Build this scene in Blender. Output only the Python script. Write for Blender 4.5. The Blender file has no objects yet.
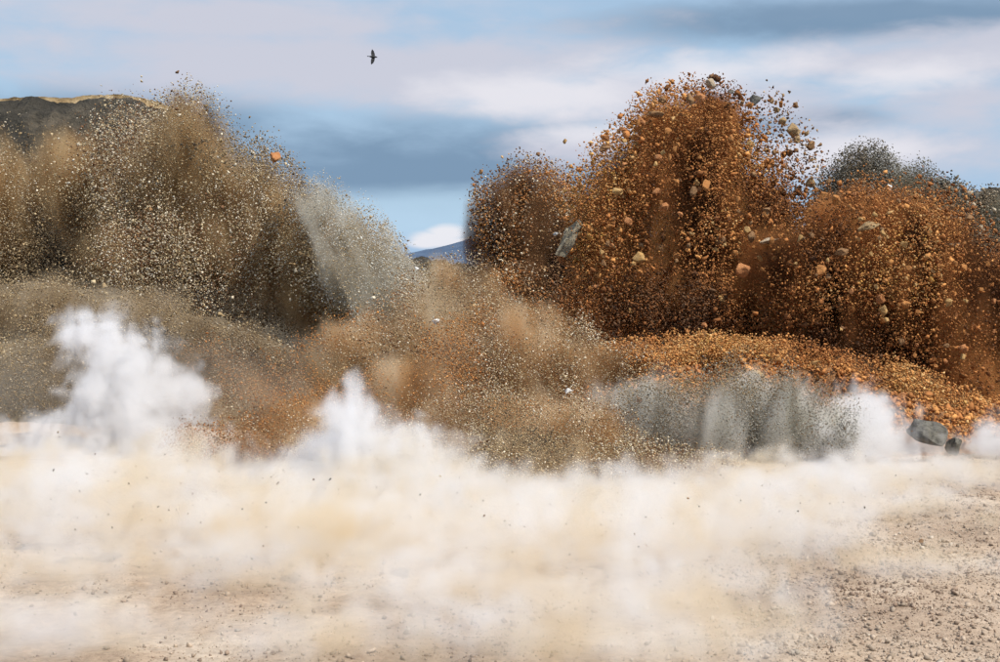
import bpy, math, random, time
import numpy as np
from mathutils import Vector
T0 = time.time()
R = math.radians
SC = bpy.context.scene
C = SC.collection
random.seed(4)

# ------------------------------------------------------------------ camera
F = 1389.0            # focal length in photo pixels (1000 wide), 50 mm on 36 mm
V0 = 290.0            # row of the horizon
CAMH = 4.0            # the camera stands on a low bank above the quarry floor
def at(u, v, Y):
    return Vector(((u - 500) / F * Y, Y, CAMH + (V0 - v) / F * Y))
cam = bpy.data.cameras.new('camera'); cam_o = bpy.data.objects.new('camera', cam); C.objects.link(cam_o)
cam_o.location = (0, 0, CAMH); cam_o.rotation_euler = (R(90), 0, 0)
cam.lens = 50; cam.sensor_width = 36; cam.clip_end = 20000; cam.clip_start = 0.2
cam.shift_y = (V0 - 331) / 1000.0
SC.camera = cam_o

# ------------------------------------------------------------------ light
SUN_EL, SUN_AZ = R(54), R(128)        # azimuth from +Y towards +X: sun behind the camera to the right
wd = bpy.data.worlds.new('World'); SC.world = wd; wd.use_nodes = True
wn = wd.node_tree.nodes; wl = wd.node_tree.links
for n in list(wn): wn.remove(n)
def N(nodes, typ, **kw):
    n = nodes.new(typ)
    for k, v in kw.items():
        if k == 'inp':
            for kk, vv in v.items(): n.inputs[kk].default_value = vv
        else: setattr(n, k, v)
    return n
sky = N(wn, 'ShaderNodeTexSky', sky_type='NISHITA', sun_disc=False, sun_elevation=SUN_EL, sun_rotation=SUN_AZ, air_density=1.3, dust_density=0.4, ozone_density=2.0)
bg = N(wn, 'ShaderNodeBackground', inp={'Strength': 0.1})
wout = N(wn, 'ShaderNodeOutputWorld')
geo = N(wn, 'ShaderNodeTexCoord')
sep = N(wn, 'ShaderNodeSeparateXYZ'); wl.new(geo.outputs['Generated'], sep.inputs[0])
def M(op, a, b=None, c=None, clamp=False, nodes=wn, links=wl):
    n = nodes.new('ShaderNodeMath'); n.operation = op; n.use_clamp = clamp
    for i, x in enumerate((a, b, c)):
        if x is None: continue
        if isinstance(x, (int, float)): n.inputs[i].default_value = x
        else: links.new(x, n.inputs[i])
    return n.outputs[0]
az = M('ARCTAN2', sep.outputs[0], sep.outputs[1])
el = M('ARCSINE', sep.outputs[2])
comb = N(wn, 'ShaderNodeCombineXYZ')
wl.new(M('MULTIPLY', az, 6.0), comb.inputs[0]); wl.new(M('MULTIPLY', el, 17.0), comb.inputs[1])
def wnoise(scale, detail, off, rough=0.55):
    mp = N(wn, 'ShaderNodeMapping'); mp.inputs['Location'].default_value = off; wl.new(comb.outputs[0], mp.inputs[0])
    n = N(wn, 'ShaderNodeTexNoise', inp={'Scale': scale, 'Detail': detail, 'Roughness': rough, 'Distortion': 0.3}); wl.new(mp.outputs[0], n.inputs[0])
    return n.outputs[0]
def deg_of(u, v):  # direction of a cloud
    return math.atan((u - 500) / F), math.asin((V0 - v) / math.sqrt(F*F + (u-500)**2 + (V0-v)**2))
def band(u, v, ru, rv):                 # a soft cloud bank round one direction
    a0, e0 = deg_of(u, v)
    a = M('MULTIPLY', M('SUBTRACT', az, a0), F / ru); e = M('MULTIPLY', M('SUBTRACT', el, e0), F / rv)
    return M('MULTIPLY_ADD', M('POWER', M('ADD', M('MULTIPLY', a, a), M('MULTIPLY', e, e)), 0.5), -1.0, 1.0)
wisp = wnoise(1.1, 6, (3.1, 1.7, 0)); fine = wnoise(3.2, 6, (9.0, 4.0, 2.0)); big = wnoise(0.55, 4, (0.6, 7.2, 5.0))
wob = M('ADD', M('MULTIPLY', M('SUBTRACT', wisp, 0.5), 1.9), M('MULTIPLY', M('SUBTRACT', fine, 0.5), 1.1))
def cmix(f, a, b):
    n = wn.new('ShaderNodeMix'); n.data_type = 'RGBA'; n.clamp_factor = True
    wl.new(f, n.inputs[0])
    for i, x in ((6, a), (7, b)):
        if isinstance(x, tuple): n.inputs[i].default_value = (*x, 1)
        else: wl.new(x, n.inputs[i])
    return n.outputs[2]
def ramp01(x, lo, hi):
    n = wn.new('ShaderNodeMapRange'); n.interpolation_type = 'SMOOTHSTEP'
    wl.new(x, n.inputs[0]); n.inputs[1].default_value = lo; n.inputs[2].default_value = hi
    return n.outputs[0]
col = cmix(ramp01(el, -0.02, 0.5), (3.0, 4.3, 6.0), sky.outputs[0])
col = cmix(M('MULTIPLY', ramp01(el, 0.03, 0.30), 0.15), col, sky.outputs[0])
# blue grey cloud bank over the gap
def addcloud(col, blobs, color, lo, hi, amt, wamp=1.0):
    s = None
    for b in blobs:
        x = band(*b)
        s = x if s is None else M('MAXIMUM', s, x)
    s = M('MULTIPLY_ADD', wob, wamp, s)
    return cmix(M('MULTIPLY', ramp01(s, lo, hi), amt), col, color)
col = addcloud(col, [(400, 170, 360, 58), (770, 122, 150, 18), (140, 130, 200, 50), (850, 20, 300, 26)], (1.5, 2.35, 3.45), -0.2, 0.7, 0.92, .6)
col = addcloud(col, [(440, 215, 260, 28)], (4.0, 5.5, 6.8), -0.3, 0.6, 0.75, .5)
col = addcloud(col, [(330, 62, 430, 48), (250, 20, 300, 34), (680, 95, 220, 34), (900, 62, 240, 30), (900, 150, 170, 40), (600, 150, 110, 26), (960, 110, 90, 40)], (4.75, 4.85, 5.6), -0.25, 0.75, 0.95)
col = addcloud(col, [(560, 95, 120, 26), (720, 70, 150, 22), (900, 75, 90, 20), (880, 150, 90, 24), (620, 135, 90, 14)], (6.6, 6.5, 6.9), -0.3, 0.9, 0.8)
col = addcloud(col, [(436, 240, 30, 9), (447, 233, 20, 9), (425, 243, 20, 6), (465, 243, 30, 6), (520, 245, 50, 8)], (6.8, 6.7, 7.0), -0.25, 0.55, 0.9, .9)
# the same broken cloud over the rest of the sky
high = M('MULTIPLY', ramp01(el, 0.17, 0.30), ramp01(big, 0.42, 0.62))
col = cmix(M('MULTIPLY', high, 0.75), col, (6.4, 6.4, 7.0))
wl.new(col, bg.inputs[0]); wl.new(bg.outputs[0], wout.inputs[0])

sl = bpy.data.lights.new('sun', 'SUN'); sl.energy = 4.2; sl.angle = R(0.5); sl.color = (1, 0.95, 0.87)
so = bpy.data.objects.new('sun', sl); C.objects.link(so)
sd = Vector((math.sin(SUN_AZ) * math.cos(SUN_EL), math.cos(SUN_AZ) * math.cos(SUN_EL), math.sin(SUN_EL)))
so.rotation_euler = sd.to_track_quat('Z', 'Y').to_euler(); so.location = sd * 60
vs = SC.view_settings; vs.view_transform = 'Standard'; vs.look = 'None'; vs.gamma = 1; vs.exposure = 0.35
cy = SC.cycles
cy.max_bounces = 8; cy.diffuse_bounces = 2; cy.glossy_bounces = 1; cy.volume_bounces = 5; cy.transparent_max_bounces = 4
cy.use_adaptive_sampling = True; cy.adaptive_threshold = 0.03
cy.volume_step_rate = 2.5; cy.volume_max_steps = 256; cy.use_denoising = True
cy.caustics_reflective = False; cy.caustics_refractive = False

# ------------------------------------------------------------------ noise
rng = np.random.default_rng(11)
TB = rng.random((32, 32, 32)).astype(np.float32)
def vnoise(p):                     # p (n,3) -> 0..1
    i = np.floor(p).astype(np.int32); f = (p - i).astype(np.float32); f = f * f * (3 - 2 * f)
    i0 = i & 31; i1 = (i + 1) & 31
    x0, y0, z0 = i0.T; x1, y1, z1 = i1.T; fx, fy, fz = f.T
    a = TB[x0, y0, z0] * (1 - fx) + TB[x1, y0, z0] * fx
    b = TB[x0, y1, z0] * (1 - fx) + TB[x1, y1, z0] * fx
    c = TB[x0, y0, z1] * (1 - fx) + TB[x1, y0, z1] * fx
    d = TB[x0, y1, z1] * (1 - fx) + TB[x1, y1, z1] * fx
    a = a * (1 - fy) + b * fy; c = c * (1 - fy) + d * fy
    return a * (1 - fz) + c * fz
def fbm(p, octs=4, gain=0.5):
    s = 0; a = 1.0; t = 0; p = p.astype(np.float32)
    for k in range(octs):
        s = s + a * vnoise(p + 7.31 * k); t += a; a *= gain; p = p * 2.03
    return s / t
def sstep(x, a, b):
    t = np.clip((x - a) / (b - a), 0, 1); return t * t * (3 - 2 * t)

# ------------------------------------------------------------------ objects
def setp(o, label=None, cat=None, group=None, kind=None):
    if label: o['label'] = label
    if cat: o['category'] = cat
    if group: o['group'] = group
    if kind: o['kind'] = kind
    return o
def empty(name, loc):
    o = bpy.data.objects.new(name, None); C.objects.link(o); o.location = loc; o.empty_display_size = .2
    return o
def mesh_np(name, verts, tris, mat, parent=None, smooth=False, quads=False, colors=None):
    me = bpy.data.meshes.new(name); k = 4 if quads else 3
    me.vertices.add(len(verts)); me.vertices.foreach_set('co', np.asarray(verts, np.float32).ravel())
    nf = len(tris); me.loops.add(nf * k); me.loops.foreach_set('vertex_index', np.asarray(tris, np.int32).ravel())
    me.polygons.add(nf); me.polygons.foreach_set('loop_start', np.arange(nf, dtype=np.int32) * k)
    if smooth: me.polygons.foreach_set('use_smooth', np.ones(nf, bool))
    if colors is not None:
        at_ = me.attributes.new('tint', 'FLOAT_COLOR', 'POINT')
        c4 = np.ones((len(verts), 4), np.float32); c4[:, :3] = colors; at_.data.foreach_set('color', c4.ravel())
    me.update(calc_edges=True); me.validate()
    o = bpy.data.objects.new(name, me); C.objects.link(o)
    if mat: me.materials.append(mat)
    if parent: o.parent = parent; o.location = -parent.location
    return o

# ------------------------------------------------------------------ materials
def new_mat(name):
    m = bpy.data.materials.new(name); m.use_nodes = True
    nt = m.node_tree; b = nt.nodes['Principled BSDF']; b.inputs['Roughness'].default_value = 0.9
    b.inputs['Specular IOR Level'].default_value = 0.2
    return m, nt.nodes, nt.links, b
def ramp(nodes, stops):
    r = nodes.new('ShaderNodeValToRGB'); e = r.color_ramp.elements
    while len(e) < len(stops): e.new(0.5)
    for el_, (p, c) in zip(e, stops): el_.position = p; el_.color = (*c, 1)
    return r
def rock_mat(name, stops, scale=3.0, bump=0.5, detail=8, rnd=True):
    m, n, l, b = new_mat(name)
    tc = n.new('ShaderNodeTexCoord')
    nz = N(n, 'ShaderNodeTexNoise', inp={'Scale': scale, 'Detail': detail, 'Roughness': 0.65}); l.new(tc.outputs['Object'], nz.inputs[0])
    r = ramp(n, stops)
    x = nz.outputs[0]
    if rnd:
        oi = n.new('ShaderNodeObjectInfo')
        x = M('ADD', x, M('MULTIPLY', M('SUBTRACT', oi.outputs['Random'], 0.5), 0.35, nodes=n, links=l), nodes=n, links=l)
    l.new(x, r.inputs[0]); l.new(r.outputs[0], b.inputs['Base Color'])
    nz2 = N(n, 'ShaderNodeTexNoise', inp={'Scale': scale * 4, 'Detail': 6, 'Roughness': 0.7}); l.new(tc.outputs['Object'], nz2.inputs[0])
    bp = N(n, 'ShaderNodeBump', inp={'Strength': bump, 'Distance': 0.3 / scale}); l.new(nz2.outputs[0], bp.inputs['Height']); l.new(bp.outputs[0], b.inputs['Normal'])
    return m
tint_m, tn, tl, tb = new_mat('grit')
ta = N(tn, 'ShaderNodeAttribute', attribute_name='tint'); tl.new(ta.outputs['Color'], tb.inputs['Base Color'])
M_orange = rock_mat('orange_rock', [(0.3, (.11, .04, .014)), (0.5, (.28, .105, .032)), (0.72, (.42, .19, .06))])
M_rust = rock_mat('rust_rock', [(0.3, (.12, .042, .018)), (0.5, (.32, .12, .042)), (0.72, (.44, .20, .08))])
M_brown = rock_mat('brown_rock', [(0.3, (.06, .032, .018)), (0.5, (.17, .085, .038)), (0.72, (.28, .16, .075))])
M_ochre = rock_mat('ochre_rock', [(0.3, (.17, .08, .022)), (0.5, (.36, .19, .055)), (0.72, (.46, .29, .12))])
M_tan = rock_mat('tan_rock', [(0.3, (.15, .105, .06)), (0.5, (.29, .215, .13)), (0.72, (.42, .33, .23))])
M_clay = rock_mat('clay_rock', [(0.3, (.10, .055, .025)), (0.5, (.25, .15, .065)), (0.72, (.36, .245, .125))])
M_pale = rock_mat('pale_rock', [(0.25, (.45, .42, .37)), (0.5, (.66, .63, .58)), (0.75, (.78, .76, .72))])
M_grey = rock_mat('grey_rock', [(0.3, (.010, .010, .009)), (0.5, (.036, .034, .029)), (0.72, (.15, .14, .115))])
M_slab = rock_mat('slab_rock', [(0.3, (.075, .06, .04)), (0.5, (.19, .16, .105)), (0.72, (.29, .25, .175))])

# ------------------------------------------------------------------ rock shapes
import bmesh
def hull_rock(seed, sx=1, sy=1, sz=1, npts=16, rough=0.05, sub=2, cut=0.75):
    rr = random.Random(seed); bm = bmesh.new()
    for i in range(npts):
        v = Vector((rr.gauss(0, 1), rr.gauss(0, 1), rr.gauss(0, 1))).normalized() * rr.uniform(cut, 1.0)
        bm.verts.new((v.x * sx, v.y * sy, v.z * sz))
    res = bmesh.ops.convex_hull(bm, input=bm.verts)
    bmesh.ops.delete(bm, geom=[g for g in bm.verts if not g.link_faces], context='VERTS')
    if sub:
        bmesh.ops.bevel(bm, geom=list(bm.edges), offset=0.07 * min(sx, sy, sz), segments=1, affect='EDGES')
        bmesh.ops.triangulate(bm, faces=bm.faces)
        for k in range(sub):
            es = [e for e in bm.edges if e.calc_length() > 0.28]
            if es: bmesh.ops.subdivide_edges(bm, edges=es, cuts=1); bmesh.ops.triangulate(bm, faces=bm.faces)
        P = np.array([v.co[:] for v in bm.verts])
        d = (fbm(P * 2.2 + seed * 3.7, 4) - 0.5) * 2 * rough * 2.2
        for v, x in zip(bm.verts, d): v.co += v.co.normalized() * float(x)
    bmesh.ops.recalc_face_normals(bm, faces=bm.faces)
    me = bpy.data.meshes.new('rock'); bm.to_mesh(me); bm.free()
    return me
VAR = [hull_rock(100 + i, 1, random.uniform(.7, 1), random.uniform(.6, .95), npts=random.choice((11, 14, 18)), sub=1, rough=.06) for i in range(14)]
def chip_bank(n=12):
    out = []
    for s in range(n):
        bm = bmesh.new(); rr = random.Random(s + 40)
        for i in range(9):
            v = Vector((rr.gauss(0, 1), rr.gauss(0, 1) * .8, rr.gauss(0, 1) * .7)).normalized() * rr.uniform(.75, 1.1)
            bm.verts.new(v)
        bmesh.ops.convex_hull(bm, input=bm.verts)
        bmesh.ops.delete(bm, geom=[g for g in bm.verts if not g.link_faces], context='VERTS')
        bmesh.ops.triangulate(bm, faces=bm.faces); bmesh.ops.recalc_face_normals(bm, faces=bm.faces); bm.verts.index_update()
        out.append((np.array([v.co[:] for v in bm.verts], np.float32), np.array([[v.index for v in f.verts] for f in bm.faces], np.int32))); bm.free()
    return out
CHIP = chip_bank()
def rand_rot(n):
    q = rng.normal(size=(n, 4)); q /= np.linalg.norm(q, axis=1)[:, None]; w, x, y, z = q.T
    return np.stack([1-2*(y*y+z*z), 2*(x*y-z*w), 2*(x*z+y*w), 2*(x*y+z*w), 1-2*(x*x+z*z), 2*(y*z-x*w), 2*(x*z-y*w), 2*(y*z+x*w), 1-2*(x*x+y*y)], 1).reshape(n, 3, 3).astype(np.float32)
def chips_mesh(name, pos, rad, tint, parent=None, aniso=0.35):
    V, T, K = [], [], []; off = 0; kind = rng.integers(0, len(CHIP), len(pos))
    for k, (bv, bt) in enumerate(CHIP):
        ix = np.where(kind == k)[0]; n = len(ix)
        if not n: continue
        sc = rad[ix][:, None] * (1 + aniso * rng.uniform(-1, 1, (n, 3)))
        v = bv[None] * sc[:, None, :]
        v = np.einsum('nij,nkj->nki', rand_rot(n), v) + pos[ix][:, None, :]
        V.append(v.reshape(-1, 3)); K.append(np.repeat(tint[ix], len(bv), 0))
        T.append((bt[None] + (off + np.arange(n) * len(bv))[:, None, None]).reshape(-1, 3)); off += n * len(bv)
    o = mesh_np(name, np.concatenate(V), np.concatenate(T), tint_m, parent, colors=np.concatenate(K))
    o['kind'] = 'stuff'
    return o
# grit: grains too small to pick apart, as one cloud of points
gt = bpy.data.node_groups.new('grit_points', 'GeometryNodeTree')
gt.interface.new_socket('Geometry', in_out='INPUT', socket_type='NodeSocketGeometry'); gt.interface.new_socket('Geometry', in_out='OUTPUT', socket_type='NodeSocketGeometry')
gi = gt.nodes.new('NodeGroupInput'); go = gt.nodes.new('NodeGroupOutput'); mp_ = gt.nodes.new('GeometryNodeMeshToPoints'); sm_ = gt.nodes.new('GeometryNodeSetMaterial')
na = gt.nodes.new('GeometryNodeInputNamedAttribute'); na.data_type = 'FLOAT'; na.inputs[0].default_value = 'rad'
gt.links.new(gi.outputs[0], mp_.inputs['Mesh']); gt.links.new(na.outputs[0], mp_.inputs['Radius']); gt.links.new(mp_.outputs[0], sm_.inputs[0]); gt.links.new(sm_.outputs[0], go.inputs[0])
sm_.inputs['Material'].default_value = tint_m
def grit_points(name, pos, rad, tint, parent):
    me = bpy.data.meshes.new(name); me.vertices.add(len(pos)); me.vertices.foreach_set('co', pos.astype(np.float32).ravel())
    a = me.attributes.new('rad', 'FLOAT', 'POINT'); a.data.foreach_set('value', rad.astype(np.float32))
    a = me.attributes.new('tint', 'FLOAT_COLOR', 'POINT'); c4 = np.ones((len(pos), 4), np.float32); c4[:, :3] = tint; a.data.foreach_set('color', c4.ravel())
    me.materials.append(tint_m)
    o = bpy.data.objects.new(name, me); C.objects.link(o)
    if parent: o.parent = parent; o.location = -parent.location
    o.modifiers.new('points', 'NODES').node_group = gt
    o['kind'] = 'stuff'
    return o

# ------------------------------------------------------------------ dust
def dust_group(name, lo, hi, res, mat):
    g = bpy.data.node_groups.new(name, 'GeometryNodeTree')
    g.interface.new_socket('Geometry', in_out='INPUT', socket_type='NodeSocketGeometry'); g.interface.new_socket('Geometry', in_out='OUTPUT', socket_type='NodeSocketGeometry')
    n, l = g.nodes, g.links
    a, b = n.new('NodeGroupInput'), n.new('NodeGroupOutput')
    vc = n.new('GeometryNodeVolumeCube'); vc.inputs['Min'].default_value = lo; vc.inputs['Max'].default_value = hi
    for k, r in zip(('Resolution X', 'Resolution Y', 'Resolution Z'), res): vc.inputs[k].default_value = r
    vc.inputs['Background'].default_value = 0
    ps = n.new('GeometryNodeInputPosition')
    def vm(op, x, y):
        q = n.new('ShaderNodeVectorMath'); q.operation = op
        l.new(x, q.inputs[0])
        if y is not None: q.inputs[1].default_value = y
        return q.outputs[0]
    step = [(h - a_) / (r - 1) for a_, h, r in zip(lo, hi, res)]
    ijk = vm('FLOOR', vm('ADD', vm('DIVIDE', vm('SUBTRACT', ps.outputs[0], lo), step), (.5, .5, .5)), None)
    s = n.new('ShaderNodeSeparateXYZ'); l.new(ijk, s.inputs[0])
    def mth(op, *x):
        q = n.new('ShaderNodeMath'); q.operation = op
        for i, y in enumerate(x):
            if isinstance(y, (int, float)): q.inputs[i].default_value = y
            else: l.new(y, q.inputs[i])
        return q.outputs[0]
    # index = (ix*ny + iy)*nz + iz, in integers
    def im(op, *x):
        q = n.new('FunctionNodeIntegerMath'); q.operation = op
        for i, y in enumerate(x):
            if isinstance(y, int): q.inputs[i].default_value = y
            else: l.new(y, q.inputs[i])
        return q.outputs[0]
    ii = []
    for i in range(3):
        f = n.new('FunctionNodeFloatToInt'); l.new(s.outputs[i], f.inputs[0]); ii.append(f.outputs[0])
    idx = im('MULTIPLY_ADD', im('MULTIPLY_ADD', ii[0], res[1], ii[1]), res[2], ii[2])
    na_ = n.new('GeometryNodeInputNamedAttribute'); na_.data_type = 'FLOAT'; na_.inputs[0].default_value = 'dens'
    si = n.new('GeometryNodeSampleIndex'); si.data_type = 'FLOAT'; si.domain = 'POINT'; si.clamp = True
    l.new(a.outputs[0], si.inputs['Geometry']); l.new(na_.outputs[0], si.inputs['Value']); l.new(idx, si.inputs['Index'])
    l.new(si.outputs[0], vc.inputs['Density'])
    sm = n.new('GeometryNodeSetMaterial'); sm.inputs['Material'].default_value = mat
    l.new(vc.outputs[0], sm.inputs[0]); l.new(sm.outputs[0], b.inputs[0])
    return g
def dust_mat(name, c1, c2, dens, scale=0.5, aniso=0.0, c3=None, zs=.3):
    m = bpy.data.materials.new(name); m.use_nodes = True; n, l = m.node_tree.nodes, m.node_tree.links
    for x in list(n): n.remove(x)
    out = n.new('ShaderNodeOutputMaterial'); pv = n.new('ShaderNodeVolumePrincipled')
    pv.inputs['Density'].default_value = dens; pv.inputs['Anisotropy'].default_value = aniso
    pv.inputs['Density Attribute'].default_value = 'density'
    tc = n.new('ShaderNodeTexCoord'); nz = N(n, 'ShaderNodeTexNoise', inp={'Scale': scale, 'Detail': 3.0}); 
    mp = n.new('ShaderNodeMapping'); mp.inputs['Scale'].default_value = (1, 1, zs); l.new(tc.outputs['Object'], mp.inputs[0]); l.new(mp.outputs[0], nz.inputs[0])
    st = [(0.40, c1), (0.6, c2)] if c3 is None else [(0.38, c1), (0.49, c2), (0.60, c3)]
    r = ramp(n, st); l.new(nz.outputs[0], r.inputs[0]); l.new(r.outputs[0], pv.inputs['Color'])
    l.new(pv.outputs[0], out.inputs['Volume'])
    return m
class Field:
    """a cloud as a union of soft blobs (u, v, ru, rv, Y, rdepth) eroded by noise that streams along the fall lines"""
    def __init__(s, blobs, streak=2.5, nscale=0.9, erode=0.9, lean=0.0, seed=0, soft=0.5, shear=0.0, billow=False, colamp=1.0):
        s.billow = billow; s.colamp = colamp
        s.b = []
        for (u, v, ru, rv, Y, rd) in blobs:
            c = np.array(at(u, v, Y)); s.b.append((c, np.array((ru / F * Y, rd, rv / F * Y))))
        s.streak, s.ns, s.er, s.lean, s.seed, s.soft, s.shear = streak, nscale, erode, lean, seed, soft, shear
        cs = np.array([c for c, r in s.b]); rs = np.array([r for c, r in s.b])
        s.lo = (cs - rs * 1.12).min(0); s.hi = (cs + rs * 1.12).max(0)
        s.lo[2] = max(s.lo[2], 0.02)
        s.mid = (s.lo + s.hi) / 2
    def raw(s, P):
        S = np.full(len(P), -1.0, np.float32)
        for c, r in s.b:
            d = 1 - np.sqrt((((P - c) / r) ** 2).sum(1))
            m = np.maximum(S, d); S = m + 0.10 * np.exp(-np.abs(S - d) * 9)
        return S
    def coords(s, P):
        Q = P.copy(); h = (P[:, 2] - s.lo[2]) / max(1, s.hi[2] - s.lo[2])
        Q[:, 0] = (P[:, 0] - s.mid[0]) / (1 + s.lean * h) + s.mid[0] + s.shear * (P[:, 2] - s.lo[2])
        return Q
    def val(s, P):
        P = P.astype(np.float32)
        S = s.raw(P); out = np.zeros(len(P), np.float32); k = S > -0.25
        Q = s.coords(P[k]) * s.ns + s.seed * 5.3
        Q[:, 2] /= s.streak
        W = (fbm(Q * 0.6 + 3.3, 2) - .5)[:, None] * 1.1
        if s.billow:
            n = 0; a_ = 1.0; t_ = 0; q = Q + W
            for o_ in range(5):
                n = n + a_ * (1 - np.abs(2 * vnoise(q + 3.7 * o_) - 1) * 1.6); t_ += a_; a_ *= .55; q = q * 2.1
            n = n / t_ * .62 + .12
        else: n = fbm(Q + W, 5, 0.55)
        C_ = s.coords(P[k]) * .55 + s.seed * 1.9; C_[:, 2] /= max(1, s.streak * 1.6)
        col_ = 1 + s.colamp * (1.6 * sstep(fbm(C_, 3), .34, .66) - .65) if s.streak > 1.5 else 1
        out[k] = col_ * sstep(S[k] * 1.25 - (n - 0.40) * s.er * 1.5, -0.02, s.soft)
        return out
PL = {}
def make_dust(parent, field, mat, voxel=0.16, name='dust', cap=900000):
    ext = field.hi - field.lo
    res = np.maximum(8, np.ceil(ext / voxel).astype(int) + 1)
    while res.prod() > cap:
        voxel *= 1.07; res = np.maximum(8, np.ceil(ext / voxel).astype(int) + 1)
    ax = [np.linspace(field.lo[i], field.hi[i], res[i], dtype=np.float32) for i in range(3)]
    G = np.stack(np.meshgrid(*ax, indexing='ij'), -1).reshape(-1, 3)
    d = np.concatenate([field.val(G[i:i + 400000]) for i in range(0, len(G), 400000)])
    me = bpy.data.meshes.new(name); me.vertices.add(len(G)); me.vertices.foreach_set('co', G.ravel())
    a = me.attributes.new('dens', 'FLOAT', 'POINT'); a.data.foreach_set('value', d)
    me.materials.append(mat)
    o = bpy.data.objects.new(name, me); C.objects.link(o)
    if parent: o.parent = parent; o.location = -parent.location
    o.modifiers.new('dust', 'NODES').node_group = dust_group(name, tuple(map(float, field.lo)), tuple(map(float, field.hi)), tuple(map(int, res)), mat)
    o['kind'] = 'stuff'
    return o
def sample(field, n, front=0.75, spread=0.14, clump=1.0, box=None):
    """positions in a cloud, most of them in the outer layer that is in view, some flung clear of its edge"""
    got = []; tot = 0; tries = 0
    lo, hi = field.lo - .5, field.hi + .5
    lo = lo.copy(); lo[2] = max(lo[2], 0.05)
    while tot < n and tries < 40:
        tries += 1
        P = rng.uniform(lo, hi, (60000, 3)).astype(np.float32)
        S = field.raw(P)
        Q = field.coords(P) * field.ns * 0.9 + field.seed * 2.9; Q[:, 2] /= field.streak
        nz = fbm(Q, 4, .6)
        w = sstep(S - (nz - .45) * field.er * .9, -spread, 0.22)
        near = np.clip((field.mid[1] - P[:, 1]) / (field.hi[1] - field.lo[1]) * 2 + .5, 0.05, 1)
        w = w * (1 - front + front * near) * np.clip(1 - clump * 2.2 * (nz - .40), .12, 1)
        P = P[rng.random(len(P)) < w]
        got.append(P); tot += len(P)
    P = np.concatenate(got)
    return P[:n]
def tints(n, pal, P=None, sc=.35, seed=0):
    cols = np.array([p[:3] for p in pal], np.float32); w = np.array([p[3] for p in pal]); w = w / w.sum()
    cum = np.cumsum(w)
    x = rng.random(n)
    if P is not None:
        nz = np.clip((fbm(P * sc + seed * 1.7, 3) - .5) * 2.6 + .5, 0, .999)
        x = np.clip(.55 * nz + .45 * x, 0, .9999)
    c = cols[np.minimum(np.searchsorted(cum, x), len(cols) - 1)]
    return c * rng.uniform(.7, 1.25, (n, 1)).astype(np.float32)
def plaw(n, a, b, k):             # sizes: many small, few large
    u = rng.random(n); return (a ** (1 - k) + u * (b ** (1 - k) - a ** (1 - k))) ** (1 / (1 - k))
def plume(name, label, cat, field, mat, pal, ngrit, nchip, Y, grit=(.35, 1.1), chip=(1.1, 3.2), front=.75, spread=.16, voxel=.16, sc=.35, clump=1.0, gfield=None):
    base = Vector((float(field.mid[0]), float(field.mid[1]), float(field.lo[2])))
    e = empty(name, base); setp(e, label, cat)
    if mat: make_dust(e, field, mat, voxel)
    if gfield: field = gfield
    px = Y / F
    if ngrit:
        P = sample(field, ngrit, front, spread, clump)
        grit_points('grit', P, plaw(len(P), *grit, 2.6) * px, tints(len(P), pal, P, sc, field.seed), e)
    if nchip:
        P = sample(field, nchip, front, spread * 1.25, clump)
        chips_mesh('stone_chips', P, plaw(len(P), *chip, 3.0) * px, tints(len(P), pal, P, sc, field.seed), e)
    return e

# ------------------------------------------------------------------ setting: ground, hills, quarry
def ground_h(x, y):
    P = np.stack([x, y, np.zeros_like(x)], 1)
    h = (fbm(P * .12, 4) - .5) * 1.0 * sstep(y, 16, 40) + (fbm(P * .7 + 4, 4) - .5) * .28 + (fbm(P * 3.1 + 9, 3) - .5) * .07
    return h - 0.12
ys = np.concatenate([np.linspace(6, 34, 330), np.linspace(34.3, 90, 120), np.geomspace(92, 9000, 60)])
xs = np.linspace(-1, 1, 340)
Yg, Xg = np.meshgrid(ys, xs, indexing='ij')
Xg = Xg * (Yg * .55 + 10)
hz = ground_h(Xg.ravel(), Yg.ravel()) * np.where(Yg.ravel() > 300, .2, 1)
V = np.stack([Xg.ravel(), Yg.ravel(), hz], 1)
def grid_q(a, b):
    i = np.arange(a - 1)[:, None] * b + np.arange(b - 1)[None]
    return np.stack([i, i + 1, i + b + 1, i + b], -1).reshape(-1, 4)
gm, n, l, b = new_mat('quarry_floor')
tc = n.new('ShaderNodeTexCoord')
n1 = N(n, 'ShaderNodeTexNoise', inp={'Scale': .35, 'Detail': 8, 'Roughness': .6}); l.new(tc.outputs['Object'], n1.inputs[0])
r1 = ramp(n, [(.3, (.30, .22, .16)), (.5, (.45, .35, .26)), (.68, (.56, .48, .39))]); l.new(n1.outputs[0], r1.inputs[0])
n2 = N(n, 'ShaderNodeTexNoise', inp={'Scale': 9, 'Detail': 8, 'Roughness': .75}); l.new(tc.outputs['Object'], n2.inputs[0])
mx = n.new('ShaderNodeMix'); mx.data_type = 'RGBA'; mx.blend_type = 'MULTIPLY'; mx.inputs[0].default_value = .8
r2 = ramp(n, [(.3, (.55, .5, .46)), (.55, (1, .98, .95)), (.7, (1.2, 1.15, 1.1))]); l.new(n2.outputs[0], r2.inputs[0])
l.new(r1.outputs[0], mx.inputs[6]); l.new(r2.outputs[0], mx.inputs[7]); l.new(mx.outputs[2], b.inputs['Base Color'])
bp = N(n, 'ShaderNodeBump', inp={'Strength': .7, 'Distance': .06}); l.new(n2.outputs[0], bp.inputs['Height']); l.new(bp.outputs[0], b.inputs['Normal'])
g = mesh_np('ground', V, grid_q(len(ys), len(xs)), gm, smooth=True, quads=True)
setp(g, 'stony tan quarry floor under the rolling dust', 'ground', kind='structure')

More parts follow.
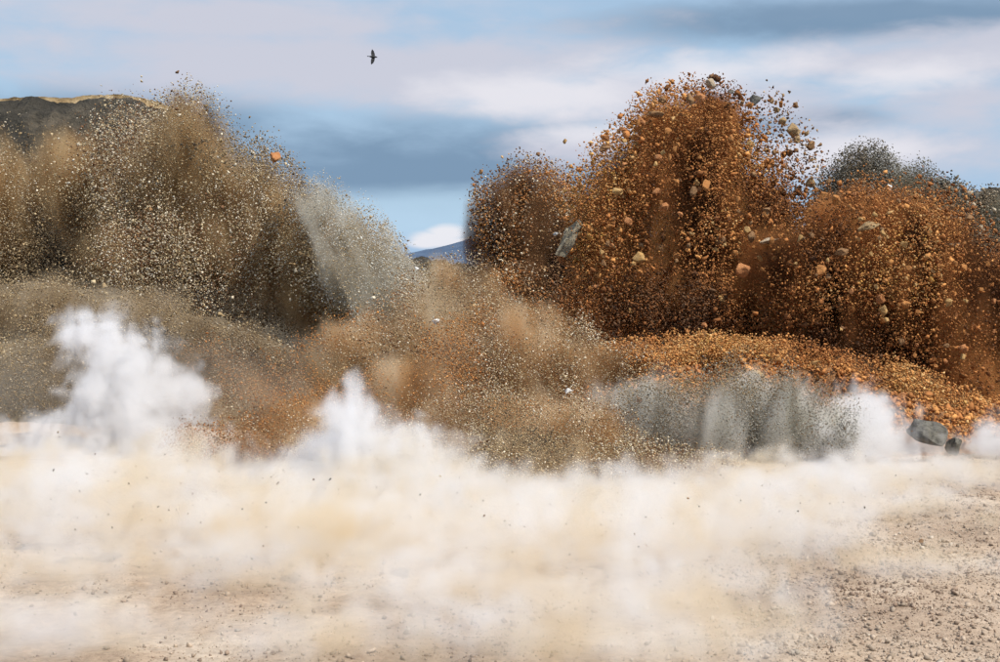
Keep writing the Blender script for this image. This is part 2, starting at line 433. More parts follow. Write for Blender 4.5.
hm, n, l, b = new_mat('far_hill_hazed')
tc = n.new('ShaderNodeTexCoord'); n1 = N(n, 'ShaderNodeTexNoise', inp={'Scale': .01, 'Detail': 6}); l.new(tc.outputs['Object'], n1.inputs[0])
r1 = ramp(n, [(.35, (.055, .09, .15)), (.65, (.085, .125, .19))]); l.new(n1.outputs[0], r1.inputs[0]); l.new(r1.outputs[0], b.inputs['Base Color'])  # blue of the distant air haze is painted into the hill's colour
def skyline(pts, u):
    return np.interp(u, [p[0] for p in pts], [p[1] for p in pts])
def ridge(name, pts, Y, depth, mat, du=4, ny=24, rough=(0.0, 1.0), label='', cat='hill', back=1.0):
    """a hill whose crest stands at distance Y and runs down to the floor in front of and behind it"""
    us = np.arange(pts[0][0], pts[-1][0] + du, du, dtype=float)
    t = np.concatenate([np.linspace(-1, 0, ny), np.linspace(0, 1, max(4, ny // 3))[1:]])
    U, Tt = np.meshgrid(us, t, indexing='ij')
    hc = CAMH + (V0 - skyline(pts, U.ravel())) / F * Y
    tt = Tt.ravel(); prof = np.where(tt < 0, 1 - np.abs(tt) ** 1.15, 1 - back * tt ** 2)
    P = np.stack([(U.ravel() - 500) / F * Y, Y + tt * depth, hc * prof], 1)
    q = P.copy(); d = (fbm(q * rough[1], 5, .55) - .5) * rough[0]
    P[:, 2] += d * np.clip(1.2 - np.abs(tt) * .5, 0, 1); P[:, 1] -= d * .8
    P[:, 2] = np.where(np.abs(tt) > .97, -1.0, P[:, 2])
    o = mesh_np(name, P, grid_q(len(us), len(t)), mat, smooth=True, quads=True)
    setp(o, label, cat, kind='structure'); return o, P
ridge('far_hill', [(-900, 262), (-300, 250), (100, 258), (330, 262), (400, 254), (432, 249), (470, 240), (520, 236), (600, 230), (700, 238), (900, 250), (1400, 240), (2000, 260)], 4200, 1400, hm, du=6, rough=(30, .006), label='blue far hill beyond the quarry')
qm = rock_mat('quarry_face', [(.3, (.025, .024, .02)), (.5, (.07, .062, .048)), (.72, (.17, .14, .10))], scale=.45, bump=1.0, rnd=False)
ridge('quarry_face', [(-700, 118), (-300, 96), (-60, 104), (40, 97), (100, 100), (130, 98), (165, 108), (185, 140), (230, 185), (320, 236), (400, 256), (470, 268), (560, 285), (650, 285), (760, 262), (850, 240), (915, 212), (935, 184), (965, 196), (1010, 188), (1100, 200), (1700, 230)], 76, 13, qm, du=3, ny=60, rough=(1.3, .9), label='dark rock face of the quarry behind the blast')
em = rock_mat('dry_soil', [(.3, (.17, .11, .05)), (.5, (.38, .27, .14)), (.72, (.56, .44, .27))], scale=.9, bump=.8, rnd=False)
ridge('rim_soil', [(-700, 119), (-300, 97), (-60, 102), (40, 95), (95, 96), (118, 93), (150, 99), (172, 107), (185, 150)], 76.2, .9, em, du=3, ny=12, rough=(.7, .9), label='dry tan soil along the rim of the quarry face')
om = rock_mat('orange_rubble', [(.3, (.14, .065, .03)), (.5, (.33, .17, .075)), (.72, (.52, .31, .16))], scale=1.2, bump=.9, rnd=False)
o, RIDGE = ridge('rubble_ridge', [(520, 420), (580, 392), (640, 362), (700, 352), (760, 356), (830, 372), (880, 384), (920, 400), (970, 411), (1060, 415), (1160, 440)], 43, 8, om, du=4, ny=36, rough=(1.5, .8), label='heap of orange rubble along the foot of the right plumes')
lm = rock_mat('tan_rubble', [(.3, (.07, .055, .038)), (.5, (.19, .145, .09)), (.72, (.36, .28, .18))], scale=1.0, bump=.9, rnd=False)
o, MOUND = ridge('rubble_mound', [(-300, 310), (-80, 290), (40, 285), (110, 292), (180, 312), (250, 338), (330, 362), (420, 392), (480, 425), (540, 450)], 49, 9, lm, du=4, ny=30, rough=(1.0, .7), label='sloping heap of tan rubble below the left plume')

# stones lying on the two heaps and on the floor
PAL_OR = [(.08, .034, .014, 1.6), (.21, .084, .028, 2.6), (.38, .155, .048, 3), (.52, .245, .078, 2.8), (.58, .36, .15, 1.1)]
PAL_TAN = [(.08, .062, .04, 2), (.20, .14, .08, 3), (.34, .245, .13, 3), (.48, .38, .23, 2), (.64, .57, .45, .7)]
PAL_DK = [(.035, .032, .028, 3), (.10, .08, .055, 3), (.22, .17, .11, 2), (.42, .35, .25, 1)]
PAL_BR = [(.07, .042, .025, 3), (.17, .09, .045, 3), (.28, .16, .075, 2), (.46, .30, .15, 1.2)]
PAL_GR = [(.16, .15, .12, 2), (.32, .30, .25, 3), (.48, .46, .39, 3), (.66, .64, .57, 1)]
def scatter_on(P, n, r0, r1, pal, parent, name, Y, ymax):
    k = P[(P[:, 2] > .2) & (P[:, 1] < ymax)]
    q = k[rng.integers(0, len(k), n)] + rng.normal(0, .12, (n, 3))
    return chips_mesh(name, q.astype(np.float32), plaw(n, r0, r1, 2.8) * Y / F, tints(n, pal, q.astype(np.float32), .8), parent)
o = scatter_on(RIDGE, 16000, .9, 5.5, PAL_OR, None, 'rubble_stones', 42, 44); setp(o, 'loose orange stones covering the rubble ridge', 'stones')
o = scatter_on(MOUND, 6000, 1.0, 4, PAL_TAN, None, 'rubble_stones', 47, 50); setp(o, 'loose tan stones covering the left rubble mound', 'stones')
n_ = 130000
yy = 12 + 26 * rng.random(n_) ** 1.3; xx = rng.uniform(-.46, .46, n_) * yy * 1.0
k = rng.random(n_) < np.clip(.06 + .9 * (fbm(np.stack([xx * .35, yy * .35, xx * 0], 1) + 2, 3) - .40), .02, 1) + .9 * sstep(xx / yy, .12, .22)
xx, yy = xx[k], yy[k]
rr_ = plaw(len(xx), .008, .06, 3.0)
gp = np.stack([xx, yy, ground_h(xx, yy) + rr_ * .35], 1).astype(np.float32)
PAL_FL = [(.20, .14, .10, 1.5), (.30, .22, .16, 3), (.38, .30, .225, 3), (.46, .39, .31, 1.2)]
o = chips_mesh('gravel', gp, rr_, tints(len(gp), PAL_FL, gp, .6)); setp(o, 'loose tan and brown gravel strewn over the quarry floor', 'gravel')
print('setting', round(time.time() - T0, 1))

# ------------------------------------------------------------------ plumes
D_tan = dust_mat('tan_dust', (.17, .11, .055), (.53, .345, .165), 1.5, .9, c3=(.72, .54, .31))
D_gry = dust_mat('grey_dust', (.50, .44, .34), (.78, .74, .64), 1.3, .8)
D_brn = dust_mat('brown_dust', (.09, .05, .03), (.34, .185, .09), 2.6, .5)
D_org = dust_mat('orange_dust', (.085, .038, .02), (.46, .20, .075), 2.8, .5, c3=(.76, .40, .15))
D_olv = dust_mat('olive_dust', (.34, .31, .22), (.50, .46, .35), 2.4, .7)
D_mid = dust_mat('sandy_brown_dust', (.32, .18, .085), (.68, .44, .22), 1.8, .55, c3=(.84, .70, .49))
D_vei = dust_mat('drifting_dust', (.52, .44, .34), (.74, .68, .58), .35, .3)
D_wht = dust_mat('white_dust', (.93, .915, .90), (.97, .965, .965), 2.8, .45)
D_msp = dust_mat('mound_dust', (.24, .165, .095), (.50, .375, .23), 1.5, .6, c3=(.64, .54, .40))
D_bnd = dust_mat('pale_dust', (.965, .96, .955), (.945, .915, .87), 1.25, .8, c3=(.90, .79, .61), zs=.8)
D_cur = dust_mat('curtain_dust', (.22, .20, .15), (.72, .69, .60), 1.8, 1.6, c3=(.93, .91, .86), zs=.18)
D_rid = dust_mat('ridge_dust', (.45, .25, .13), (.66, .45, .27), .8, .7)
D_crm = dust_mat('cream_dust', (.965, .955, .95), (.945, .90, .83), 1.0, .9, c3=(.88, .755, .56), zs=1.2)
LT = lambda pal: pal[1:] + [(.70, .60, .44, 1.0)]

fg = Field([(150, 205, 75, 105, 62, 3.5), (190, 130, 36, 52, 61, 2.2), (195, 160, 54, 66, 61, 3), (120, 180, 60, 70, 64, 3), (245, 200, 72, 66, 60, 3.2), (295, 240, 62, 64, 58, 3), (345, 272, 64, 58, 57, 3), (220, 270, 140, 70, 59, 3.5), (395, 300, 60, 50, 55, 2.5), (60, 220, 90, 90, 65, 3.5), (-40, 230, 120, 110, 66, 4)],
          streak=4.5, nscale=.75, erode=.8, lean=.2, seed=1, shear=.25)
f = Field([(175, 195, 64, 90, 62, 3), (189, 128, 34, 48, 61, 2), (195, 158, 50, 60, 61, 2.6), (240, 200, 72, 64, 60, 2.8), (290, 238, 62, 60, 58, 2.6), (340, 268, 60, 54, 57, 2.6), (255, 250, 100, 66, 59, 2.8), (80, 190, 70, 76, 65, 2.5), (-40, 215, 110, 100, 66, 3.5), (140, 260, 80, 56, 61, 2.2), (395, 300, 56, 44, 55, 2.2), (310, 300, 80, 50, 57, 2.2)],
          streak=10, nscale=1.7, erode=.85, lean=.2, seed=1, soft=.75, shear=.3, colamp=.45)
plume('debris_plume', 'broad tan plume of dust and stones sloping down from the left quarry face', 'debris plume', f, D_tan, PAL_DK[1:2] + LT(PAL_TAN) + PAL_BR[1:3], 120000, 10500, 60, sc=.22, grit=(.32, .85), chip=(.9, 2.3), gfield=fg, voxel=.13)
f = Field([(318, 208, 30, 34, 54.5, 1.6), (345, 236, 36, 44, 54, 1.8), (370, 262, 38, 46, 53.5, 1.8), (395, 288, 38, 42, 53, 1.8), (415, 300, 34, 34, 53, 1.8), (375, 300, 40, 44, 52.5, 1.8), (350, 280, 38, 44, 53, 1.6)], streak=9, nscale=1.9, erode=1.4, seed=2, soft=.8, shear=.5)
plume('debris_plume', 'pale grey streaked curtain of grit sliding down beside the left plume', 'debris plume', f, D_gry, PAL_GR[1:] + PAL_TAN[2:], 15000, 500, 53, grit=(.3, .7), chip=(.8, 1.8), voxel=.10)
f = Field([(530, 212, 56, 56, 60, 2.6), (515, 245, 50, 64, 60, 2.6), (550, 255, 52, 70, 59, 2.6), (525, 290, 58, 50, 58, 2.2), (575, 280, 46, 60, 59, 2)], streak=5, nscale=1.0, erode=.85, lean=.2, seed=3, soft=.6)
fg = Field([(530, 212, 56, 56, 60, 2.6), (515, 245, 48, 66, 60, 2.6), (550, 255, 52, 74, 59, 2.6), (540, 310, 66, 54, 57, 2.6), (578, 290, 40, 80, 58, 2.4)], streak=3.2, nscale=.9, erode=.7, lean=.2, seed=3)
plume('debris_plume', 'small rounded brown plume standing left of the tall orange one', 'debris plume', f, D_brn, PAL_BR[:2] + LT(PAL_BR) + PAL_OR[2:], 52000, 4600, 58, chip=(.9, 2.6), gfield=fg, voxel=.13)
fg = Field([(690, 150, 66, 66, 50, 2.4), (640, 182, 62, 62, 50, 2.4), (712, 122, 36, 40, 50, 1.8), (660, 124, 38, 36, 50, 1.8), (614, 232, 54, 84, 50, 2.4), (700, 230, 92, 96, 50, 2.8), (680, 310, 130, 56, 49, 3), (760, 245, 50, 80, 50, 2.6)], streak=3.0, nscale=.85, erode=.6, lean=.3, seed=4)
f = Field([(690, 156, 66, 68, 50, 2.4), (645, 186, 56, 62, 50, 2.4), (712, 126, 33, 38, 50, 1.8), (662, 132, 36, 35, 50, 1.8), (618, 232, 50, 74, 50, 2.4), (700, 225, 92, 92, 50, 2.6), (762, 240, 50, 76, 50, 2.4), (650, 285, 90, 56, 50, 2.2), (730, 300, 84, 48, 49, 2.2), (790, 280, 40, 60, 49, 2.2)], streak=5, nscale=1.0, erode=.75, lean=.3, seed=4, soft=.55)
plume('debris_plume', 'tallest plume of orange earth and rocks bursting up right of centre', 'debris plume', f, D_org, PAL_BR[1:2] + PAL_OR + [(.55, .30, .08, 1.0)], 78000, 12500, 49, chip=(1.0, 5.0), spread=.17, gfield=fg, voxel=.12)
fg = Field([(850, 290, 94, 96, 47, 2.8), (900, 275, 86, 90, 46.5, 2.8), (850, 235, 62, 42, 47.5, 2.2), (945, 320, 66, 96, 46, 2.6), (800, 310, 70, 70, 47.5, 2.6), (960, 390, 50, 54, 45, 2), (1010, 350, 60, 110, 46, 2.6), (890, 360, 100, 56, 46, 2.4)], streak=3.0, nscale=.85, erode=.55, lean=.3, seed=5)
f = Field([(850, 270, 92, 80, 47, 2.6), (880, 325, 100, 60, 46.5, 2.4), (900, 265, 86, 78, 46.5, 2.6), (850, 238, 58, 40, 47.5, 2.0), (950, 320, 54, 96, 46, 2.4), (800, 295, 66, 64, 47.5, 2.2), (965, 388, 46, 54, 45, 1.9), (1015, 350, 60, 110, 46, 2.4), (775, 265, 46, 50, 47.5, 1.8)], streak=5, nscale=1.0, erode=.75, lean=.3, seed=5, soft=.55)
plume('debris_plume', 'wide orange-brown plume filling the right edge of the blast', 'debris plume', f, D_org, PAL_BR[1:2] + PAL_OR + [(.55, .30, .08, 1.0)], 78000, 11500, 46, chip=(1.0, 4.6), gfield=fg, voxel=.12)
f = Field([(870, 195, 44, 50, 62, 2), (845, 208, 36, 42, 62, 1.8), (915, 208, 36, 48, 62, 1.8), (890, 230, 70, 46, 62, 2.2)], streak=4, nscale=1.1, erode=.85, lean=.2, seed=6, soft=.8)
plume('debris_plume', 'olive grey plume of fine grit rising behind the wide right plume', 'debris plume', f, D_olv, PAL_GR[:2] + PAL_DK[1:], 52000, 1400, 62, grit=(.3, .85), chip=(.8, 2.2))
f = Field([(945, 215, 28, 38, 58, 1.6), (965, 245, 34, 36, 58, 1.6), (1000, 240, 44, 54, 58, 1.8)], streak=2, nscale=1.0, erode=.7, seed=7)
plume('debris_plume', 'dark spray of grey stones at the right end of the blast', 'debris plume', f, D_olv, PAL_DK + PAL_TAN[:2], 26000, 2400, 58, chip=(1.0, 3.2))
f = Field([(440, 340, 85, 66, 45, 2.2), (490, 380, 85, 74, 42, 2.2), (430, 420, 85, 74, 40, 2), (290, 412, 120, 56, 43, 2.2), (240, 440, 90, 56, 41, 2), (375, 368, 80, 60, 45, 2.2), (520, 440, 90, 52, 39, 2), (590, 445, 80, 52, 38, 2), (450, 295, 60, 42, 48, 1.8), (560, 380, 70, 54, 41, 1.8), (340, 440, 90, 60, 40, 2.2), (620, 450, 90, 50, 37.5, 1.8), (220, 400, 80, 60, 43, 2), (540, 340, 60, 44, 46, 1.8), (620, 370, 60, 36, 41, 1.4)], streak=5, nscale=1.2, erode=1.05, seed=8, soft=.7, shear=.35)
plume('debris_plume', 'sandy brown cloud of flying grit low in the middle of the blast', 'debris plume', f, D_mid, PAL_DK[1:2] + LT(PAL_TAN) + PAL_BR[1:] + PAL_OR[2:4], 130000, 6500, 41, sc=.3, grit=(.3, .85), chip=(.8, 2.2), clump=.8, voxel=.13)
f = Field([(430, 470, 95, 48, 30, 1.5), (310, 452, 90, 46, 33, 1.6), (520, 472, 95, 44, 29.5, 1.4), (610, 476, 90, 42, 29.5, 1.3), (230, 458, 80, 42, 33, 1.5), (470, 430, 80, 50, 33, 1.4), (560, 435, 80, 46, 33, 1.4), (690, 480, 70, 34, 30, 1.2)], streak=3.2, shear=.2, nscale=1.4, erode=1.15, seed=17, soft=.9)
plume('debris_plume', 'brown dust front rolling down just behind the pointed white puff', 'debris plume', f, D_mid, PAL_DK[1:2] + LT(PAL_TAN) + PAL_BR[1:] + PAL_OR[2:3], 50000, 2000, 33, sc=.3, grit=(.3, .8), chip=(.8, 1.8), clump=.8, voxel=.09)
f = Field([(670, 432, 56, 62, 35, 1.5), (720, 434, 56, 66, 34, 1.5), (775, 434, 52, 66, 34, 1.5), (818, 438, 40, 56, 34, 1.3), (625, 410, 50, 36, 37, 1.2), (740, 400, 60, 34, 36, 1.1)], streak=10, nscale=1.9, erode=1.35, lean=.1, seed=9, soft=.7, shear=-.2)
plume('debris_plume', 'grey green curtain of falling grit below the orange rubble ridge', 'debris plume', f, D_cur, PAL_GR[:2] + PAL_TAN[1:4], 30000, 800, 36, grit=(.3, .75), chip=(.8, 1.6), voxel=.08)
f = Field([(120, 318, 80, 38, 46, 1.8), (205, 350, 80, 40, 45, 1.8), (300, 382, 90, 44, 44, 1.8), (30, 310, 80, 40, 46, 1.8), (180, 385, 100, 50, 43, 1.6), (60, 390, 90, 76, 42, 1.6)], streak=1.6, nscale=1.0, erode=1.0, seed=16, soft=.9)
plume('debris_plume', 'low tan spray of grit skimming over the left rubble mound', 'debris plume', f, D_msp, PAL_DK[1:] + LT(PAL_TAN), 60000, 2600, 45, grit=(.3, .85), chip=(.8, 2.2), clump=.9, voxel=.13)
f = Field([(640, 362, 60, 24, 41.5, 1.2), (700, 352, 60, 24, 42, 1.2), (770, 358, 60, 24, 42, 1.2), (840, 374, 60, 26, 42, 1.2), (900, 392, 50, 28, 42, 1.2), (950, 408, 40, 26, 42, 1.2)], streak=1.5, nscale=1.1, erode=1.0, seed=18, soft=1.0)
plume('debris_plume', 'low spray of orange stones leaping off the rubble ridge', 'debris plume', f, D_rid, PAL_OR[1:] + [(.48, .27, .08, .8)], 22000, 5200, 42, chip=(.9, 3.2), voxel=.13)
print('plumes', round(time.time() - T0, 1))

# ------------------------------------------------------------------ white ground dust
def gb(u, Y, ru, h, rd, z=.3):         # a roll of dust lying on the floor
    z = h * z
    return (u, V0 + (CAMH - z) / Y * F, ru, h / Y * F, Y, rd)
def dustcloud(name, label, field, mat, voxel=.055):
    o = make_dust(None, field, mat, voxel, name, cap=1300000); setp(o, label, 'dust cloud'); return o
f = Field([gb(60, 41, 160, 2.4, 2), gb(240, 40, 130, 2.0, 2), (190, 365, 80, 34, 41, 1.2)], streak=1.5, nscale=.7, erode=1.0, seed=15, soft=1.0)
dustcloud('drifting_dust_veil', 'thin tan dust veil drifting over the left rubble mound', f, D_vei, .2)
f = Field([(142, 430, 66, 72, 34, 1.7), (130, 372, 44, 58, 35, 1.3), (176, 400, 40, 46, 34.5, 1.3), (104, 345, 30, 40, 35.5, 1.1), (78, 335, 26, 28, 35.5, .9), (60, 465, 90, 56, 34, 1.6), (180, 470, 70, 48, 33, 1.5), (98, 400, 40, 56, 35, 1.2)], streak=1.3, nscale=2.0, erode=1.25, seed=10, soft=1.1, billow=True)
dustcloud('white_dust_cloud', 'thick white dust puff billowing up at the left edge', f, D_wht)
f = Field([(352, 436, 36, 66, 28, 1.2), (346, 462, 60, 60, 28, 1.4), (388, 466, 62, 56, 28, 1.4), (425, 488, 70, 46, 28, 1.4), (300, 490, 80, 44, 28, 1.4)], streak=1.4, nscale=2.1, erode=1.0, seed=11, soft=1.0, billow=True)
dustcloud('white_dust_cloud', 'pointed white dust puff rising in the lower left middle', f, D_wht)
f = Field([(862, 458, 78, 60, 34, 1.9), (875, 496, 90, 42, 33, 1.6), (965, 498, 100, 34, 32, 1.6), (1015, 462, 62, 54, 34, 1.7), (900, 462, 44, 34, 34.5, 1.1), (858, 424, 44, 44, 35, 1.5), (780, 500, 90, 38, 32, 1.6)], streak=1.1, nscale=2.0, erode=1.1, seed=12, soft=1.0, billow=True)
dustcloud('white_dust_cloud', 'white dust bank in front of the dark boulder at the right', f, D_wht)
f = Field([gb(60, 28, 190, .95, 2.5, .1), gb(160, 28, 120, 1.0, 2.5, .1), gb(290, 26.5, 130, .8, 2.2, .1), gb(400, 28, 110, 1.1, 2.5, .1), gb(530, 25.8, 160, .72, 1.9, 0), gb(660, 26, 150, .78, 1.9, 0), gb(790, 28, 130, .9, 2.3, 0), gb(930, 29.5, 150, .6, 2.2, 0), gb(740, 25.5, 150, .8, 2.0, 0), gb(860, 27.5, 120, .8, 2, 0), gb(560, 24, 180, .85, 2.0, .1), gb(100, 25, 200, .9, 2.2, .1), gb(300, 24.5, 160, .8, 2, .1), gb(640, 23, 200, .8, 2, .1), gb(330, 22.5, 200, .7, 2, .1), gb(420, 24.5, 150, .9, 2, .1)], streak=1.0, nscale=2.1, erode=1.15, seed=13, soft=.85, billow=True)
dustcloud('cream_dust_cloud', 'low cream and white dust rolling along the foot of the blast', f, D_bnd, .07)
f = Field([gb(320, 21.5, 260, .75, 2.4), gb(520, 21, 220, .75, 2.4), gb(680, 20.5, 180, .65, 2.2), gb(650, 17.5, 190, .6, 1.8), gb(90, 22.5, 180, .65, 2), gb(460, 18, 200, .6, 1.8), gb(790, 22.5, 120, .6, 1.8), gb(280, 19.3, 200, .5, 1.6), gb(60, 19.5, 150, .5, 1.6), gb(560, 15.4, 240, .6, 1.6), gb(720, 15.6, 130, .5, 1.4), gb(330, 15.6, 190, .35, 1.2), gb(60, 15.8, 170, .4, 1.4), gb(880, 25, 130, .35, 2), gb(900, 20, 130, .25, 1.6)], streak=1.0, nscale=2.4, erode=1.35, seed=14, soft=.95, billow=True)
dustcloud('cream_dust_cloud', 'thin cream dust spreading over the nearest quarry floor', f, D_crm, .06)
n_ = 700
yy = rng.uniform(19, 28, n_); uu = rng.uniform(40, 960, n_); P = np.stack([(uu - 500) / F * yy, yy, np.abs(rng.normal(0, .55, n_)) + .15], 1).astype(np.float32)
o = chips_mesh('stray_grit', P, plaw(n_, .006, .022, 2.6), tints(n_, PAL_BR[:3] + PAL_DK)); setp(o, 'stray dark crumbs flying just above the pale dust in front', 'grit')
print('dust', round(time.time() - T0, 1))

# ------------------------------------------------------------------ single rocks
def rock(label, mat, u, v, wpx, hpx, Y, seed, rot=None, name='flying_rock', npts=16, dep=None, cut=.75, group=None):
    w, h = wpx / 2 / F * Y, hpx / 2 / F * Y; d = dep or (w + h) / 2
    me = hull_rock(seed, 1, 1, 1, npts=min(npts, 13), rough=.085, sub=2, cut=.6)
    me.materials.append(mat); o = bpy.data.objects.new(name, me); C.objects.link(o)
    o.location = at(u, v, Y); o.scale = (w * 1.08, d * 1.08, h * 1.08)
    if rot is not None:
        import mathutils
        o.rotation_euler = (0, R(rot), 0)
    return setp(o, label, 'rock', group)
B = 'flying_rock'
rock('pinkish tan rock with a red underside above the left plume slope', M_rust, 274, 157, 17, 17, 56.5, 1, 20)
rock('lone small ochre stone in the sky left of the tallest plume', M_ochre, 565, 141, 5, 7, 50, 2)
rock('wedge shaped brown rock at the left shoulder of the tallest plume', M_brown, 604, 148, 15, 9, 48, 3, -12)
rock('flat rust brown stone in clear sky above the left shoulder', M_rust, 622, 129, 12, 7, 48, 4)
rock('pale rounded rock at the very top of the tallest plume', M_tan, 710, 84, 14, 13, 48.5, 5, 30)
rock('dark grey angular block hanging in the sky right of the plume top', M_grey, 755, 99, 15, 17, 48, 6, 15, npts=10)
rock('largest tan block flying in the sky right of the tallest plume', M_clay, 793, 131, 20, 18, 48, 7, 25, npts=10)
rock('tan block touching the upper left of the largest flying block', M_clay, 782, 121, 10, 11, 48.6, 8)
rock('small orange stone left of the pale top rock', M_orange, 685, 88, 7, 7, 48.5, 9)
rock('small dark stone right of the pale top rock', M_grey, 732, 91, 7, 7, 48.5, 10)
rock('long brown slab of earth on the upper left of the tallest plume', M_brown, 656, 114, 20, 10, 48, 11, 8)
rock('rust orange stone left of the long brown slab', M_rust, 641, 121, 13, 10, 48, 12, 30)
rock('brown stone standing up at the upper left crest of the tallest plume', M_brown, 662, 100, 10, 9, 48, 13)
rock('big bright orange rock between the two right plumes', M_rust, 743, 271, 21, 21, 45.5, 14, 20, npts=12)
rock('pale curved flake of rock above the big bright orange one', M_tan, 766, 241, 25, 9, 46, 15, -8, npts=10)
rock('rounded orange stone low in the left half of the tallest plume', M_rust, 627, 222, 12, 12, 47, 16)
rock('orange stone at the foot of the pale slab', M_rust, 562, 260, 11, 11, 50, 17)
rock('rough orange stone below the foot of the pale slab', M_orange, 578, 279, 12, 13, 48, 18)
rock('wide yellowish lump in the left half of the tallest plume', M_ochre, 617, 192, 17, 10, 47, 19)
rock('orange stone near the middle of the tallest plume', M_orange, 668, 131, 10, 8, 47.4, 20)
rock('rounded orange stone in the dark heart of the tallest plume', M_orange, 670, 158, 7, 9, 47, 21)
rock('tan brown rock on the left part of the wide right plume', M_orange, 820, 271, 18, 15, 44, 22, 10)
rock('wide pinkish tan rock at the crest of the wide right plume', M_clay, 868, 227, 26, 13, 44.5, 23, -10)
rock('tall tan stone in the middle of the wide right plume', M_ochre, 883, 310, 10, 15, 43.5, 24)
rock('reddish tan stone right of the tall tan stone', M_orange, 906, 304, 11, 12, 43.5, 25)
rock('white stone in front of the olive grey plume', M_pale, 889, 188, 10, 10, 55, 26, 30, npts=11)
rock('upright orange yellow stone right of the white stone', M_ochre, 914, 198, 12, 17, 54, 27, -12)
rock('flat pale brown slab at the right side of the wide plume', M_tan, 951, 245, 22, 8, 45, 28, 5)
rock('small white shard at the left of the pale slab', M_pale, 556, 234, 6, 5, 52, 29)
rock('white triangular rock flying low in the middle', M_pale, 569, 393, 12, 11, 36.2, 30, 40, npts=8)
rock('orange brown rock in the grey grit right of the white triangle', M_rust, 639, 400, 10, 8, 35.2, 31)
rock('flat red stone in the dark gap below the small brown plume', M_rust, 557, 332, 10, 6, 46, 32)
rock('pale stone in the pale grit left of centre', M_pale, 436, 321, 11, 9, 43, 33)
rock('small white stone below the left end of the far hill', M_pale, 417, 268, 6, 5, 47, 34)
def slab_mesh():
    rr = random.Random(8); out = [(-.55, -1), (.35, -.92), (.62, -.2), (.5, .55), (.72, .8), (.1, 1), (-.3, .55), (-.62, .35), (-.5, -.3)]
    bm = bmesh.new(); d = .55
    fr = [bm.verts.new((x, -d + .12 * rr.uniform(-1, 1), z)) for x, z in out]; bk = [bm.verts.new((x * .93, d, z * .95)) for x, z in out]
    n_ = len(out)
    mid = bm.verts.new((.05, -d * 1.35, .1))
    for i in range(n_):
        j = (i + 1) % n_; bm.faces.new((fr[i], fr[j], mid)); bm.faces.new((fr[j], fr[i], bk[i], bk[j]))
    bm.faces.new(bk[::-1]); bmesh.ops.triangulate(bm, faces=bm.faces)
    for k in range(3):
        bmesh.ops.subdivide_edges(bm, edges=[e for e in bm.edges if e.calc_length() > .22], cuts=1); bmesh.ops.triangulate(bm, faces=bm.faces)
    for v in bm.verts:
        P = np.array([[v.co.x * 2.2 + v.co.z * 2.2, v.co.y * 2, v.co.z * 1.2 - v.co.x * 1.2]]); q = float(fbm(P + 5, 4)[0]) - .5
        v.co.y += q * .5; v.co.x += q * .16
    bmesh.ops.recalc_face_normals(bm, faces=bm.faces)
    me = bpy.data.meshes.new('rock_slab'); bm.to_mesh(me); bm.free(); me.materials.append(M_slab); return me
o = bpy.data.objects.new('rock_slab', slab_mesh()); C.objects.link(o); o.location = at(569, 238, 48.6); o.scale = (.40, .42, .74); o.rotation_euler = (0, R(24), 0)
setp(o, 'tall pale grey slab tilted up between the two plumes', 'rock')
# blocks half sunk in the rubble ridge
kk = RIDGE[(RIDGE[:, 2] > .5) & (RIDGE[:, 1] < 43) & (RIDGE[:, 1] > 37)]
rock('orange stone in the dark lower part of the tallest plume', M_rust, 704, 325, 7, 9, 45.5, 36)
for i, (u, v, w, h, q_) in enumerate([(300, 254, 6, 5, 'middle'), (310, 250, 7, 6, 'rightmost and biggest'), (292, 264, 8, 4, 'lowest and flattest'), (303, 243, 5, 5, 'topmost')]):
    rock(q_ + ' pale stone of the cluster flying at the right of the left plume', M_clay, u, v, w, h, 54, 50 + i, group='pale stones clustered by the left plume')
# the boulder at the right: a big grey mass with its block in front
rock('big dark grey boulder lying in the white dust at the right', M_grey, 932, 434, 52, 36, 33.6, 61, 18, name='boulder', npts=13, dep=.7)
rock('dark broken block leaning on the right end of the big boulder', M_grey, 951, 445, 24, 28, 32.8, 62, 30, name='boulder', npts=9)
rock('small dark brown stone lying on the gravel at lower right', M_brown, 922, 541, 8, 5, 21.6, 63, name='stone')
# rocks in the plumes
NM = {'orange_rock': 'orange', 'rust_rock': 'rust red', 'brown_rock': 'dark brown', 'ochre_rock': 'yellowish', 'clay_rock': 'tan brown', 'tan_rock': 'tan', 'pale_rock': 'pale', 'grey_rock': 'grey'}
VARM = {}
def many(label, group, n, field, pal, Y, r0, r1, dy=-2.2, k=2.2, accept=None):
    P = sample(field, n * 6, 1.0, .22, .4); got = 0
    for p in P:
        if got >= n: break
        r = float(plaw(1, r0, r1, k)[0]) * Y / F
        m = random.choice(pal); me = random.choice(VAR).copy() if False else VARM[m.name][random.randrange(14)]
        o = bpy.data.objects.new('flying_rock', me); C.objects.link(o)
        o.location = (float(p[0]), float(p[1]) + dy, float(p[2])); o.scale = (r, r, r * random.uniform(.75, 1.1))
        o.rotation_euler = (random.uniform(0, 6), random.uniform(0, 6), random.uniform(0, 6))
        q = r / Y * F; setp(o, ('small ' if q < r0 * 1.25 else 'large ' if q > r0 * 1.9 else 'middling ') + NM[m.name] + ' ' + label, 'rock', group); got += 1
for m in (M_orange, M_rust, M_brown, M_clay, M_ochre, M_tan, M_pale, M_grey):
    VARM[m.name] = []
    for v in VAR:
        c = v.copy(); c.materials.clear(); c.materials.append(m); VARM[m.name].append(c)
